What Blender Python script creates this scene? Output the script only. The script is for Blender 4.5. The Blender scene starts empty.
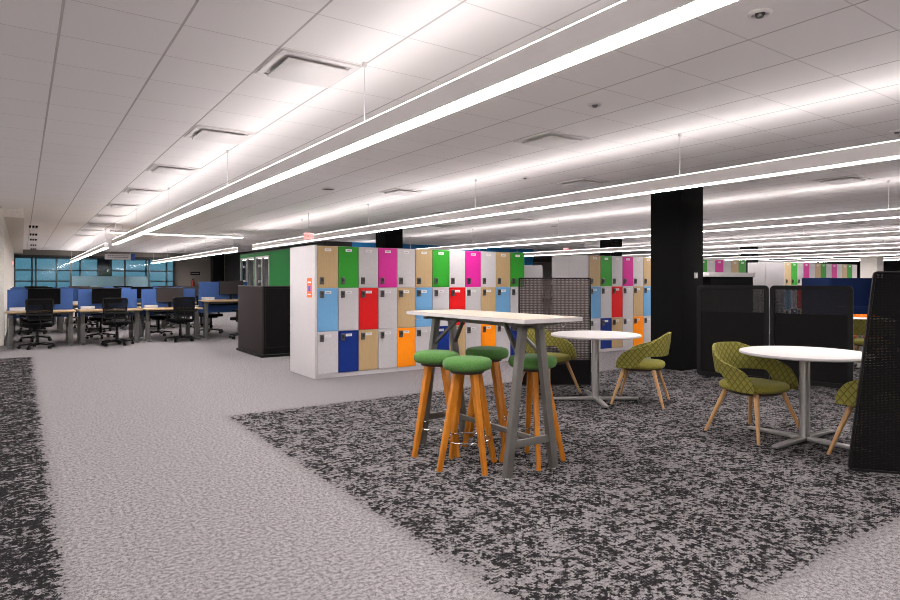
import bpy, bmesh, math, random
from mathutils import Vector, Matrix
random.seed(7)
R = math.radians
C = bpy.context.scene.collection
CEIL = 2.89

# ------------------------------------------------------------------ materials
M = {}
def nodes_of(name):
    m = bpy.data.materials.new(name); m.use_nodes = True
    nt = m.node_tree
    b = nt.nodes['Principled BSDF']
    return m, nt, b

KA = .60
def noise_col(nt, coord, scale, c1, c2, detail=4, stretch=None, lo=.35, hi=.65):
    c1 = tuple(c*KA for c in c1); c2 = tuple(c*KA for c in c2)
    src = coord
    if stretch:
        mp = nt.nodes.new('ShaderNodeMapping'); mp.inputs['Scale'].default_value = stretch
        nt.links.new(coord, mp.inputs['Vector']); src = mp.outputs[0]
    n = nt.nodes.new('ShaderNodeTexNoise'); n.inputs['Scale'].default_value = scale; n.inputs['Detail'].default_value = detail
    nt.links.new(src, n.inputs['Vector'])
    r = nt.nodes.new('ShaderNodeValToRGB')
    r.color_ramp.elements[0].position = lo; r.color_ramp.elements[1].position = hi
    r.color_ramp.elements[0].color = (*c1, 1); r.color_ramp.elements[1].color = (*c2, 1)
    nt.links.new(n.outputs['Fac'], r.inputs['Fac'])
    return r.outputs['Color'], n.outputs['Fac']

def mat(name, col, rough=.5, metal=0, var=.06, scale=25, stretch=None, bump=0, spec=.5, sheen=0):
    m, nt, b = nodes_of(name)
    tc = nt.nodes.new('ShaderNodeTexCoord')
    c1 = tuple(c*(1-var) for c in col); c2 = tuple(min(1.6, c*(1+var)) for c in col)
    o, f = noise_col(nt, tc.outputs['Object'], scale, c1, c2, 4, stretch)
    nt.links.new(o, b.inputs['Base Color'])
    b.inputs['Roughness'].default_value = rough; b.inputs['Metallic'].default_value = metal
    b.inputs['Specular IOR Level'].default_value = spec
    if sheen: b.inputs['Sheen Weight'].default_value = sheen
    if bump:
        bp = nt.nodes.new('ShaderNodeBump'); bp.inputs['Strength'].default_value = bump; bp.inputs['Distance'].default_value = .002
        nt.links.new(f, bp.inputs['Height']); nt.links.new(bp.outputs[0], b.inputs['Normal'])
    M[name] = m; return m

def emit(name, col, strength):
    m, nt, b = nodes_of(name)
    b.inputs['Base Color'].default_value = (.9, .9, .9, 1)
    b.inputs['Emission Color'].default_value = (*col, 1); b.inputs['Emission Strength'].default_value = strength
    M[name] = m; return m

class NX:
    """tiny expression helper over Math nodes"""
    def __init__(s, nt): s.nt = nt
    def op(s, op, a, b=0.0, c=None):
        n = s.nt.nodes.new('ShaderNodeMath'); n.operation = op
        for i, v in enumerate((a, b) if c is None else (a, b, c)):
            if isinstance(v, (int, float)): n.inputs[i].default_value = v
            else: s.nt.links.new(v, n.inputs[i])
        return n.outputs[0]
    def smooth(s, x, lo, hi):
        n = s.nt.nodes.new('ShaderNodeMapRange'); n.interpolation_type = 'SMOOTHSTEP'
        n.inputs['From Min'].default_value = lo; n.inputs['From Max'].default_value = hi
        s.nt.links.new(x, n.inputs['Value']); return n.outputs[0]
    def noise(s, coord, scale, detail=4, rough=.5):
        n = s.nt.nodes.new('ShaderNodeTexNoise'); n.inputs['Scale'].default_value = scale
        n.inputs['Detail'].default_value = detail; n.inputs['Roughness'].default_value = rough
        s.nt.links.new(coord, n.inputs['Vector']); return n.outputs['Fac']
    def mix(s, f, a, b):
        n = s.nt.nodes.new('ShaderNodeMix'); n.data_type = 'RGBA'
        s.nt.links.new(f, n.inputs['Factor'])
        for sock, v in ((n.inputs[6], a), (n.inputs[7], b)):
            if isinstance(v, tuple): sock.default_value = (*v, 1)
            else: s.nt.links.new(v, sock)
        return n.outputs[2]

def carpet_material():
    m, nt, b = nodes_of('carpet'); x = NX(nt)
    tc = nt.nodes.new('ShaderNodeTexCoord'); P = tc.outputs['Object']
    sp = nt.nodes.new('ShaderNodeSeparateXYZ'); nt.links.new(P, sp.inputs[0]); S, T = sp.outputs[0], sp.outputs[1]
    # signed distance into the two dark zones of carpet tiles
    d1 = x.op('MINIMUM', x.op('SUBTRACT', S, 1.61), x.op('MINIMUM', x.op('SUBTRACT', T, 1.36), x.op('SUBTRACT', 6.34, T)))
    d2 = x.op('MINIMUM', x.op('SUBTRACT', .20, S), x.op('SUBTRACT', 13.3, T))
    d = x.op('MAXIMUM', d1, d2)
    edge = x.smooth(d, -.10, .12)
    big = x.noise(P, 6, 5, .6)
    n1 = x.noise(P, 24, 8, .72)
    n2 = x.noise(P, 95, 4, .6)
    # cover threshold rises inside the zone
    soft = x.op('ADD', x.op('MULTIPLY', edge, .30), x.op('MULTIPLY', x.op('SUBTRACT', big, .5), .26))
    thr = x.op('ADD', x.op('ADD', soft, .215), x.op('MULTIPLY', x.smooth(d2, -.05, .02), .03))
    mask0 = x.smooth(x.op('SUBTRACT', thr, x.op('ADD', x.op('MULTIPLY', n1, .8), x.op('MULTIPLY', n2, .2))), -.015, .03)
    mask = x.op('MULTIPLY', mask0, x.smooth(d, -.13, -.07))
    fine = x.op('ADD', x.op('MULTIPLY', x.noise(P, 48, 6, .8), .6), x.op('MULTIPLY', x.noise(P, 210, 3, .7), .4))
    light = x.mix(x.smooth(fine, .41, .59), (.070, .065, .0675), (.27, .255, .262))
    pale = x.mix(x.smooth(fine, .34, .66), (.06, .056, .058), (.205, .194, .199))
    inz = x.smooth(d, -.05, .10)
    base = x.mix(inz, light, pale)
    dark = x.mix(x.smooth(fine, .3, .7), (.003, .0028, .003), (.026, .0245, .026))
    col = x.mix(mask, base, dark)
    nt.links.new(col, b.inputs['Base Color'])
    b.inputs['Roughness'].default_value = 1.0; b.inputs['Specular IOR Level'].default_value = .0
    bp = nt.nodes.new('ShaderNodeBump'); bp.inputs['Strength'].default_value = .0; bp.inputs['Distance'].default_value = .003
    nt.links.new(fine, bp.inputs['Height']); nt.links.new(bp.outputs[0], b.inputs['Normal'])
    M['carpet'] = m

def ceiling_material():
    m, nt, b = nodes_of('ceiling_tile'); x = NX(nt)
    tc = nt.nodes.new('ShaderNodeTexCoord'); P = tc.outputs['Object']
    sp = nt.nodes.new('ShaderNodeSeparateXYZ'); nt.links.new(P, sp.inputs[0]); S, T = sp.outputs[0], sp.outputs[1]
    pitch = .6096
    def line(v, off, w):
        f = x.op('FRACT', x.op('DIVIDE', x.op('ADD', v, 60*pitch - off), pitch))
        dd = x.op('MULTIPLY', x.op('MINIMUM', f, x.op('SUBTRACT', 1, f)), pitch)   # distance to line
        return dd
    ds = line(S, .19, 0); dt = line(T, 2.78, 0)
    gs = x.op('SUBTRACT', 1, x.smooth(ds, .005, .010)); gt = x.op('SUBTRACT', 1, x.smooth(dt, .003, .006))
    gap = x.op('MAXIMUM', gs, x.op('MULTIPLY', gt, .6))
    sp_n = x.noise(P, 160, 3)
    cellc = nt.nodes.new('ShaderNodeTexWhiteNoise'); cellc.noise_dimensions = '2D'
    cv = nt.nodes.new('ShaderNodeCombineXYZ')
    nt.links.new(x.op('FLOOR', x.op('DIVIDE', x.op('ADD', S, 60*pitch-.19), pitch)), cv.inputs[0])
    nt.links.new(x.op('FLOOR', x.op('DIVIDE', x.op('ADD', T, 60*pitch-2.78), pitch)), cv.inputs[1])
    nt.links.new(cv.outputs[0], cellc.inputs['Vector'])
    tone = x.op('ADD', x.op('MULTIPLY', cellc.outputs['Value'], .35), x.op('MULTIPLY', sp_n, .65))
    tile = x.mix(tone, (.90, .872, .866), (.95, .922, .916))
    col = x.mix(gap, tile, (.55, .51, .505))
    nt.links.new(col, b.inputs['Base Color']); b.inputs['Roughness'].default_value = .9
    b.inputs['Specular IOR Level'].default_value = .15
    bp = nt.nodes.new('ShaderNodeBump'); bp.inputs['Strength'].default_value = .35; bp.inputs['Distance'].default_value = .006
    nt.links.new(x.op('SUBTRACT', 1, gap), bp.inputs['Height']); nt.links.new(bp.outputs[0], b.inputs['Normal'])
    M['ceiling'] = m

def wood_material(name, c1, c2, rough=.45, stretch=(14, 14, 1.2)):
    m, nt, b = nodes_of(name)
    tc = nt.nodes.new('ShaderNodeTexCoord')
    o, f = noise_col(nt, tc.outputs['Object'], 5, c1, c2, 8, stretch, .3, .7)
    nt.links.new(o, b.inputs['Base Color']); b.inputs['Roughness'].default_value = rough; b.inputs['Specular IOR Level'].default_value = .25
    M[name] = m

def quilt_material(name, c1, c2, c3):
    m, nt, b = nodes_of(name); x = NX(nt)
    uv = nt.nodes.new('ShaderNodeUVMap')
    sp = nt.nodes.new('ShaderNodeSeparateXYZ'); nt.links.new(uv.outputs[0], sp.inputs[0])
    U, V = sp.outputs[0], sp.outputs[1]
    k = 16.0
    a = x.op('FRACT', x.op('ADD', x.op('MULTIPLY', x.op('ADD', U, x.op('MULTIPLY', V, .9)), k), 50))
    c = x.op('FRACT', x.op('ADD', x.op('MULTIPLY', x.op('SUBTRACT', U, x.op('MULTIPLY', V, .9)), k), 50))
    ea = x.op('MINIMUM', a, x.op('SUBTRACT', 1, a)); ec = x.op('MINIMUM', c, x.op('SUBTRACT', 1, c))
    e = x.op('MINIMUM', ea, ec)
    seam = x.op('SUBTRACT', 1, x.smooth(e, .03, .14))
    face = x.mix(x.smooth(x.op('SUBTRACT', a, c), -.5, .5), c1, c2)
    col = x.mix(seam, face, c3)
    nt.links.new(col, b.inputs['Base Color']); b.inputs['Roughness'].default_value = .85
    b.inputs['Specular IOR Level'].default_value = .15
    bp = nt.nodes.new('ShaderNodeBump'); bp.inputs['Strength'].default_value = .5; bp.inputs['Distance'].default_value = .006
    nt.links.new(x.smooth(e, 0, .4), bp.inputs['Height']); nt.links.new(bp.outputs[0], b.inputs['Normal'])
    M[name] = m

def mesh_material(name, col, px, pz, cx, cz):
    """woven see-through mesh: threads of a real pitch, open holes between"""
    m, nt, b = nodes_of(name); x = NX(nt)
    tc = nt.nodes.new('ShaderNodeTexCoord')
    sp = nt.nodes.new('ShaderNodeSeparateXYZ'); nt.links.new(tc.outputs['Object'], sp.inputs[0])
    fx = x.op('FRACT', x.op('ADD', x.op('DIVIDE', sp.outputs[0], px), 200)); fz = x.op('FRACT', x.op('ADD', x.op('DIVIDE', sp.outputs[2], pz), 200))
    solid = x.op('MAXIMUM', x.op('LESS_THAN', fx, cx), x.op('LESS_THAN', fz, cz))
    o, f = noise_col(nt, tc.outputs['Object'], 60, tuple(c*.8 for c in col), tuple(c*1.2 for c in col))
    nt.links.new(o, b.inputs['Base Color']); b.inputs['Roughness'].default_value = .8; b.inputs['Specular IOR Level'].default_value = .1
    nt.links.new(solid, b.inputs['Alpha'])
    M[name] = m

def glass_material(name, tint, rough=.02, mixf=.25):
    m, nt, b = nodes_of(name)
    nt.nodes.remove(b)
    tr = nt.nodes.new('ShaderNodeBsdfTransparent'); tr.inputs[0].default_value = (*tint, 1)
    gl = nt.nodes.new('ShaderNodeBsdfGlossy'); gl.inputs['Roughness'].default_value = rough; gl.inputs['Color'].default_value = (.9, .95, 1, 1)
    lw = nt.nodes.new('ShaderNodeLayerWeight'); lw.inputs[0].default_value = mixf
    mx = nt.nodes.new('ShaderNodeMixShader')
    nt.links.new(lw.outputs['Fresnel'], mx.inputs[0]); nt.links.new(tr.outputs[0], mx.inputs[1]); nt.links.new(gl.outputs[0], mx.inputs[2])
    nt.links.new(mx.outputs[0], nt.nodes['Material Output'].inputs[0])
    M[name] = m

carpet_material(); ceiling_material()
mat('white_wall', (1.42, 1.36, 1.33), .8, var=.02)
mat('cream_wall', (1.1, 1.05, .97), .8)
mat('beige_wall', (.30, .27, .235), .8)
mat('charcoal_wall', (.02, .02, .022), .7)
mat('column_black', (.003, .003, .0032), .8, spec=.12, scale=8)
mat('blue_wall', (.02, .22, .52), .7, spec=.2)
mat('dark_trim', (.03, .03, .033), .5)
mat('base_dark', (.02, .02, .02), .6)
mat('locker_white', (.69, .66, .672), .5, var=.02, spec=.2)
mat('locker_green', (0.03, 0.4, 0.022), .5, var=.02, spec=.22)
mat('locker_pink', (0.8, 0.02, 0.36), .5, var=.02, spec=.22)
mat('locker_blue', (0.19, 0.46, 0.78), .5, var=.02, spec=.22)
mat('locker_red', (0.85, 0.004, 0.006), .5, var=.02, spec=.22)
mat('locker_navy', (0.002, 0.03, 0.25), .5, var=.02, spec=.22)
mat('locker_orange', (1.35, .38, .002), .5, var=.02, spec=.22)
wood_material('locker_tan', (.58, .40, .20), (.68, .48, .25), .45, (30, 30, 1.5))
mat('lock_metal', (.16, .155, .15), .35, .7)
mat('lock_black', (.012, .012, .013), .4)
mat('label_white', (.88, .88, .88), .5, var=.01)
mat('print_grey', (.25, .25, .27), .6)
mat('housing', (1.45, 1.40, 1.39), .5, var=0)
mat('cable', (1.1, 1.05, 1.04), .5)
mat('diffuser_white', (1.3, 1.25, 1.24), .45, var=.01)
mat('diffuser_dark', (.10, .09, .09), .6)
mat('black_plastic', (.004, .004, .0045), .5, spec=.18)
mat('dark_mesh_back', (.008, .008, .009), .6)
mat('chrome', (.62, .60, .58), .16, 1, var=.01)
mat('alu', (.62, .61, .60), .38, .85, var=.04)
mat('steel_grey', (.15, .142, .13), .5, .2, var=.05)
mat('table_white', (.64, .61, .605), .45, var=.01, spec=.2)
wood_material('table_birch', (.48, .375, .265), (.57, .455, .33), .4, (25, 1.5, 25))
wood_material('desk_oak', (.56, .38, .20), (.66, .47, .27), .45, (2, 25, 25))
wood_material('stool_wood', (.50, .155, .008), (.68, .25, .014), .5)
wood_material('chair_wood', (.52, .27, .105), (.62, .36, .16), .42)
mat('seat_underside', (.05, .025, .012), .6)
mat('stool_fabric', (.09, .225, .055), .95, var=.2, scale=140, bump=.4, sheen=.04, spec=.15)
mat('seat_fabric', (.27, .245, .045), .9, var=.18, scale=90, bump=.5, sheen=.05, spec=.12)
mat('seat_fabric_orange', (.80, .20, .01), .9, var=.1, scale=90, bump=.4)
quilt_material('quilt_green', (.175, .160, .034), (.135, .124, .026), (.075, .070, .013))
quilt_material('quilt_orange', (.85, .22, .01), (.75, .18, .01), (.4, .1, .01))
mat('screen_blue', (.075, .155, .42), .9, var=.1, scale=120, spec=.1)
mat('monitor_screen', (.05, .042, .044), .5, var=.02, spec=.2)
mat('screen_fabric', (.010, .009, .0095), .9, var=.2, scale=150, spec=.08)
mat('screen_fabric_grey', (.038, .030, .030), .9, var=.15, scale=150, spec=.1)
mat('screen_frame', (.008, .0075, .008), .7, spec=.15)
mat('screen_frame_grey', (.11, .10, .098), .5)
mesh_material('mesh_wide', (.085, .066, .060), .017, .021, .50, .56)
mesh_material('mesh_fine', (.016, .015, .0155), .010, .010, .58, .64)
mesh_material('mesh_dense', (.006, .0055, .0055), .008, .011, .66, .70)
mesh_material('mesh_chair', (.005, .005, .0055), .008, .010, .62, .68)
mat('booth_green', (.006, .33, .055), .6, var=.03, spec=.15)
mat('booth_inside', (.012, .013, .014), .7)
mat('navy_fabric', (.010, .024, .085), .9, var=.12, scale=120, spec=.1)
mat('black_fabric', (.003, .003, .0035), .9, spec=.08)
mat('poster_orange', (1.4, .20, .04), .5, spec=.2)
mat('poster_blue', (.08, .10, .55), .5)
mat('sign_blue', (.02, .09, .42), .5)
mat('red_paint', (.55, .02, .02), .4)
mat('white_plastic', (.80, .79, .79), .4, var=.02)
mat('frost', (1.1, 1.1, 1.1), .5)
mat('blind_pale', (.55, .66, .70), .7)
emit('lens_up', (1, .935, .92), 7.0)
emit('lens_down', (1, .935, .92), 62)
emit('exit_red', (1, .16, .14), .75)
emit('lamp_white', (1, .97, .92), 4.0)
glass_material('partition_glass', (.74, .83, .86), .08, .28)
glass_material('booth_glass', (.55, .62, .66), .02, .35)
glass_material('window_glass', (.75, .9, .95), .02, .2)

# ------------------------------------------------------------------ mesh helpers
def box(bm, x0, x1, y0, y1, z0, z1, mtx=None):
    vs = [bm.verts.new(Vector(p)) for p in ((x0,y0,z0),(x1,y0,z0),(x1,y1,z0),(x0,y1,z0),(x0,y0,z1),(x1,y0,z1),(x1,y1,z1),(x0,y1,z1))]
    if mtx is not None:
        for v in vs: v.co = mtx @ v.co
    for f in ((0,3,2,1),(4,5,6,7),(0,1,5,4),(1,2,6,5),(2,3,7,6),(3,0,4,7)):
        bm.faces.new([vs[i] for i in f])
    return vs

def frame_axes(d):
    d = d.normalized()
    u = d.cross(Vector((0,0,1)))
    if u.length < 1e-4: u = Vector((1,0,0))
    u.normalize(); v = d.cross(u).normalized()
    return u, v

def tube(bm, p0, p1, r0, r1=None, n=12, cap=True):
    p0, p1 = Vector(p0), Vector(p1); r1 = r0 if r1 is None else r1
    u, v = frame_axes(p1-p0)
    A = [bm.verts.new(p0+(u*math.cos(2*math.pi*i/n)+v*math.sin(2*math.pi*i/n))*r0) for i in range(n)]
    B = [bm.verts.new(p1+(u*math.cos(2*math.pi*i/n)+v*math.sin(2*math.pi*i/n))*r1) for i in range(n)]
    for i in range(n): bm.faces.new((A[i], A[(i+1)%n], B[(i+1)%n], B[i]))
    if cap: bm.faces.new(A[::-1]); bm.faces.new(B)

def bar(bm, p0, p1, w0, h0, w1=None, h1=None, up=Vector((0,0,1))):
    """rectangular bar between two points: w along the sideways axis, h along the other"""
    p0, p1 = Vector(p0), Vector(p1); w1 = w0 if w1 is None else w1; h1 = h0 if h1 is None else h1
    d = (p1-p0).normalized(); u = d.cross(Vector(up))
    if u.length < 1e-4: u = Vector((1,0,0))
    u.normalize(); v = u.cross(d).normalized()
    def ring(p, w, h): return [bm.verts.new(p+u*a*w/2+v*b*h/2) for a, b in ((-1,-1),(1,-1),(1,1),(-1,1))]
    A, B = ring(p0, w0, h0), ring(p1, w1, h1)
    for i in range(4): bm.faces.new((A[i], A[(i+1)%4], B[(i+1)%4], B[i]))
    bm.faces.new(A[::-1]); bm.faces.new(B)

def path_tube(bm, pts, r, n=8, closed=False):
    pts = [Vector(p) for p in pts]; rings = []
    N = len(pts)
    for i, p in enumerate(pts):
        a = pts[(i-1) % N] if (closed or i > 0) else p
        b = pts[(i+1) % N] if (closed or i < N-1) else p
        u, v = frame_axes(b-a)
        rings.append([bm.verts.new(p+(u*math.cos(2*math.pi*k/n)+v*math.sin(2*math.pi*k/n))*r) for k in range(n)])
    for i in range(N if closed else N-1):
        A, B = rings[i], rings[(i+1) % N]
        for k in range(n): bm.faces.new((A[k], A[(k+1)%n], B[(k+1)%n], B[k]))
    if not closed: bm.faces.new(rings[0][::-1]); bm.faces.new(rings[-1])

def lathe(bm, prof, n=40, c=(0,0), sx=1, sy=1):
    rings = []
    for r, z in prof:
        if r < 1e-5: rings.append([bm.verts.new((c[0], c[1], z))])
        else: rings.append([bm.verts.new((c[0]+sx*r*math.cos(2*math.pi*i/n), c[1]+sy*r*math.sin(2*math.pi*i/n), z)) for i in range(n)])
    for A, B in zip(rings, rings[1:]):
        for i in range(n):
            j = (i+1) % n
            a = [A[0]] if len(A) == 1 else [A[i], A[j]]
            b = [B[0]] if len(B) == 1 else [B[j], B[i]]
            if len(a)+len(b) >= 3: bm.faces.new(a+b)

def round_poly(corners, r, n=6):
    out = []; N = len(corners)
    for i in range(N):
        p = Vector(corners[i]); a = (Vector(corners[i-1])-p).normalized(); b = (Vector(corners[(i+1)%N])-p).normalized()
        ang = a.angle(b); d = r/math.tan(ang/2); cen = p+(a+b).normalized()*(r/math.sin(ang/2))
        s = p+a*d-cen; e = p+b*d-cen
        for k in range(n+1):
            t = k/n; v = s*(1-t)+e*t; v = v.normalized()*r; out.append(cen+v)
    return out

def inset_poly(pts, w):
    N = len(pts); out = []
    area = sum(pts[i].x*pts[(i+1)%N].y-pts[(i+1)%N].x*pts[i].y for i in range(N))
    sg = 1 if area > 0 else -1
    for i in range(N):
        d = (pts[(i+1)%N]-pts[i-1]).normalized(); out.append(pts[i]+Vector((-d.y, d.x))*w*sg)
    return out

def plate(bm, pts, y0, y1):
    A = [bm.verts.new((p.x, y0, p.y)) for p in pts]; B = [bm.verts.new((p.x, y1, p.y)) for p in pts]; N = len(pts)
    for i in range(N): bm.faces.new((A[i], A[(i+1)%N], B[(i+1)%N], B[i]))
    bm.faces.new(A[::-1]); bm.faces.new(B)

def ring_frame(bm, outer, inner, y0, y1):
    N = len(outer); L = [[bm.verts.new((p.x, y, p.y)) for p in P] for P, y in ((outer,y0),(inner,y0),(inner,y1),(outer,y1))]
    for k in range(4):
        A, B = L[k], L[(k+1)%4]
        for i in range(N): bm.faces.new((A[i], A[(i+1)%N], B[(i+1)%N], B[i]))

def finish(bm, bevel=0, seg=2, sharp=38):
    bmesh.ops.recalc_face_normals(bm, faces=bm.faces)
    if bevel:
        es = [e for e in bm.edges if len(e.link_faces) == 2 and e.calc_face_angle(0) > R(40)]
        bmesh.ops.bevel(bm, geom=es, offset=bevel, segments=seg, affect='EDGES', profile=.6, clamp_overlap=True)
    for f in bm.faces: f.smooth = True
    for e in bm.edges:
        if len(e.link_faces) == 2 and e.calc_face_angle(0) > R(sharp): e.smooth = False

def mesh_of(name, bm, m, bevel=0, seg=2, sharp=38):
    finish(bm, bevel, seg, sharp)
    me = bpy.data.meshes.new(name); bm.to_mesh(me); bm.free()
    if m: me.materials.append(M[m])
    return me

def obj(name, bm, m, parent=None, bevel=0, seg=2, loc=None, sharp=38):
    o = bpy.data.objects.new(name, mesh_of(name, bm, m, bevel, seg, sharp)); C.objects.link(o)
    if parent is not None: o.parent = parent
    if loc: o.location = loc
    return o

def B(name, m, dims, parent=None, bevel=0, loc=None):
    bm = bmesh.new(); box(bm, *dims); return obj(name, bm, m, parent, bevel, loc=loc)

def tag(o, label, cat, group=None, kind=None):
    o['label'] = label; o['category'] = cat
    if group: o['group'] = group
    if kind: o['kind'] = kind
    return o

def thing(name, label, cat, loc=(0,0,0), rz=0, group=None):
    o = bpy.data.objects.new(name, None); C.objects.link(o); o.empty_display_size = .1
    o.location = loc; o.rotation_euler = (0, 0, rz)
    return tag(o, label, cat, group)

def copy_tree(o, parent=None):
    c = o.copy(); C.objects.link(c)
    if parent is not None: c.parent = parent
    for ch in list(o.children): copy_tree(ch, c)
    return c

def dup(root, loc, rz=0, label=None, group=None):
    c = copy_tree(root); c.location = loc; c.rotation_euler = (0, 0, rz)
    if label: c['label'] = label
    if group: c['group'] = group
    return c

def struct(name, m, dims, label=None, cat=None, bevel=0):
    o = B(name, m, dims, bevel=bevel); o['kind'] = 'structure'
    if label: o['label'] = label; o['category'] = cat or 'wall'
    return o

ORD = ['first','second','third','fourth','fifth','sixth','seventh','eighth','ninth','tenth','eleventh','twelfth',
       'thirteenth','fourteenth','fifteenth','sixteenth','seventeenth','eighteenth','nineteenth','twentieth']

# ------------------------------------------------------------------ the shell
struct('floor', 'carpet', (-7, 42, -5, 46, -.1, 0), 'grey patterned carpet floor with pale aisles and dark zones', 'floor')
struct('ceiling', 'ceiling', (-7, 42, -5, 46, CEIL, CEIL+.1), 'white square tiled suspended ceiling', 'ceiling')
struct('wall_rear', 'white_wall', (-7, 42, -4.2, -4, 0, CEIL), 'unseen white wall behind the viewer, put in for bounce light', 'wall')  # never in view, put in to bounce light back into the room
struct('wall_side', 'white_wall', (-7.2, -7, -5, 15.9, 0, CEIL), 'unseen white wall of the open side area, put in for bounce light', 'wall')  # out of view, its bright white adds bounce light
struct('wall_left', 'cream_wall', (-7, -.31, 15.9, 36.0, 0, 2.69), 'cream wall running along the desks on the left', 'wall')
struct('trim_1', 'cream_wall', (-7, .04, 15.9, 36.0, 2.69, CEIL), 'cream bulkhead under the ceiling at left', 'bulkhead')
struct('baseboard_left', 'base_dark', (-.309, -.297, 15.9, 36.0, 0, .1), 'dark baseboard of the left wall', 'baseboard')
struct('wall_right', 'charcoal_wall', (42, 42.2, -5, 46, 0, CEIL), 'dark far wall at right', 'wall')
struct('wall_back', 'beige_wall', (6.85, 12, 36.2, 36.4, 0, CEIL), 'beige back wall beside the glass partition', 'wall')
struct('wall_rest', 'white_wall', (20.4, 42, 36.2, 36.4, 0, CEIL), 'pale back wall far behind the lockers', 'wall')
# blue meeting room block far behind the lockers
struct('wall_blue', 'blue_wall', (10.6, 20.1, 22.0, 36.2, 2.05, CEIL), 'blue upper wall of the far meeting rooms', 'wall')
struct('wall_meeting', 'charcoal_wall', (9.5, 20.1, 22.05, 36.2, 0, 2.05), 'dark lower wall of the far meeting rooms', 'wall')
struct('wall_shade', 'charcoal_wall', (9.5, 10.6, 22.0, 36.2, 2.05, CEIL), 'dark end of the far meeting room block, shade painted in', 'wall')  # shade on this wall end is put into its charcoal colour
for i, (s0, s1, z) in enumerate(((12.2,12.6,2.5),(13.1,13.9,2.62),(14.6,14.9,2.5),(15.5,16.4,2.6),(17.2,17.6,2.52))):
    tag(B('wall_decal', 'label_white', (s0, s1, 21.985, 22.0, z, z+.07)),
        '%s white dash from the left on the far blue wall' % ORD[i], 'decal', 'white dashes on the blue wall')

# glass partition at the back
gp = bpy.data.objects.new('window_1', None); C.objects.link(gp); gp['kind'] = 'structure'; gp['label'] = 'glass partition at the back of the desk area'; gp['category'] = 'window'
edges = [-.29, .55, 2.0, 4.4, 5.55, 6.75]
for i in range(5):
    B('pane', 'partition_glass', (edges[i]+.03, edges[i+1]-.03, 36.0, 36.012, .1, 2.54), gp)
bm = bmesh.new()
for e in edges: box(bm, e-.035, e+.035, 35.97, 36.05, 0, 2.6)
box(bm, -.31, 6.8, 35.96, 36.06, 2.54, 2.64); box(bm, -.31, 6.8, 35.97, 36.05, 0, .1)
obj('frame', bm, 'dark_trim', gp)
B('frosted_band', 'frost', (2.05, 5.5, 36.02, 36.026, .1, 1.62), gp)
struct('trim_2', 'beige_wall', (-.31, 6.85, 35.95, 36.2, 2.64, CEIL), 'pale header above the glass partition', 'header')
# room beyond the glass with windows to outside
struct('wall_beyond', 'beige_wall', (-7, 12, 45.0, 45.2, 0, .55), 'low wall under the outside windows', 'wall')
struct('wall_divider', 'beige_wall', (12, 12.2, 36.4, 45.2, 0, CEIL), 'end wall of the room behind the glass', 'wall')
wo = bpy.data.objects.new('window_2', None); C.objects.link(wo); wo['kind'] = 'structure'; wo['label'] = 'outside windows seen through the glass partition'; wo['category'] = 'window'
bm = bmesh.new()
s = -7.0
while s < 12: box(bm, s-.05, s+.05, 44.98, 45.12, .55, CEIL); s += 1.25
for z in (.58, 1.38, 2.05, 2.8): box(bm, -7, 12, 44.985, 45.11, z-.045, z+.045)
obj('frame', bm, 'blind_pale', wo)
B('pane', 'window_glass', (-7, 12, 45.04, 45.05, .55, CEIL), wo)
struct('wall_pier', 'dark_trim', (3.9, 4.7, 44.4, 44.95, 0, CEIL), 'dark pier between the outside windows', 'wall')

# structural columns
def column(s, t, label):
    o = B('column_black', 'column_black', (s-.275, s+.275, t-.275, t+.275, 0, CEIL), bevel=.006); o.name = 'column'
    o['kind'] = 'structure'; o['label'] = label; o['category'] = 'column'
column(8.36, 5.87, 'black square column in front of the lockers')
column(8.36, 15.01, 'black column top above the near locker bank')
column(8.36, 33.3, 'black column by the far beige wall')
column(17.5, 15.01, 'black column top above the middle locker bank')
o = B('column_pale', 'cream_wall', (28.0, 28.6, 10.5, 11.1, 0, CEIL)); o.name = 'column'; tag(o, 'pale column far at the right edge', 'column', None, 'structure')
column(26.64, 15.01, 'black column far at right behind pendant lights')
pl = thing('wall_plate', 'small white switch plate on the black square column', 'switch', (8.44, 5.595, 1.43))
B('plate', 'white_plastic', (-.042, .042, -.011, 0, -.042, .042), pl, .003); B('switch', 'diffuser_white', (-.015, .015, -.017, -.011, -.025, .025), pl)

# ------------------------------------------------------------------ pendants
def pendant(s, t0, t1, label, group='linear pendant lights'):
    L = t1-t0; zb, zt, w = 2.313, 2.440, .055
    th = thing('pendant_light', label, 'light', (s, t0, zb), 0, group)
    bm = bmesh.new()
    box(bm, -w, w, 0, L, .004, zt-zb-.004)
    obj('housing', bm, 'housing', th, .003, 1)
    n = max(1, round(L/1.22))
    bm = bmesh.new()
    for i in range(n): box(bm, -w+.004, w-.004, .012+(L-.024)*i/n, .012+(L-.024)*(i+1)/n-.001, 0, .0039)
    obj('lower_lens', bm, 'lens_down', th)
    bm = bmesh.new()
    for i in range(n): box(bm, -w+.004, w-.004, .012+(L-.024)*i/n, .012+(L-.024)*(i+1)/n-.001, zt-zb-.0039, zt-zb+.003)
    obj('upper_lens', bm, 'lens_up', th)
    k = max(2, round(L/3.66)+1)
    for i in range(k):
        y = .25+(L-.5)*i/(k-1)
        bm = bmesh.new(); tube(bm, (0,y,zt-zb+.008), (0,y,CEIL-zb), .0035, n=6); tube(bm, (0,y,CEIL-zb-.03), (0,y,CEIL-zb), .018, .018, 10)
        obj('suspension_cable', bm, 'cable', th)
names = ['nearest', 'second', 'third', 'fourth', 'fifth', 'sixth', 'seventh', 'eighth']
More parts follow.
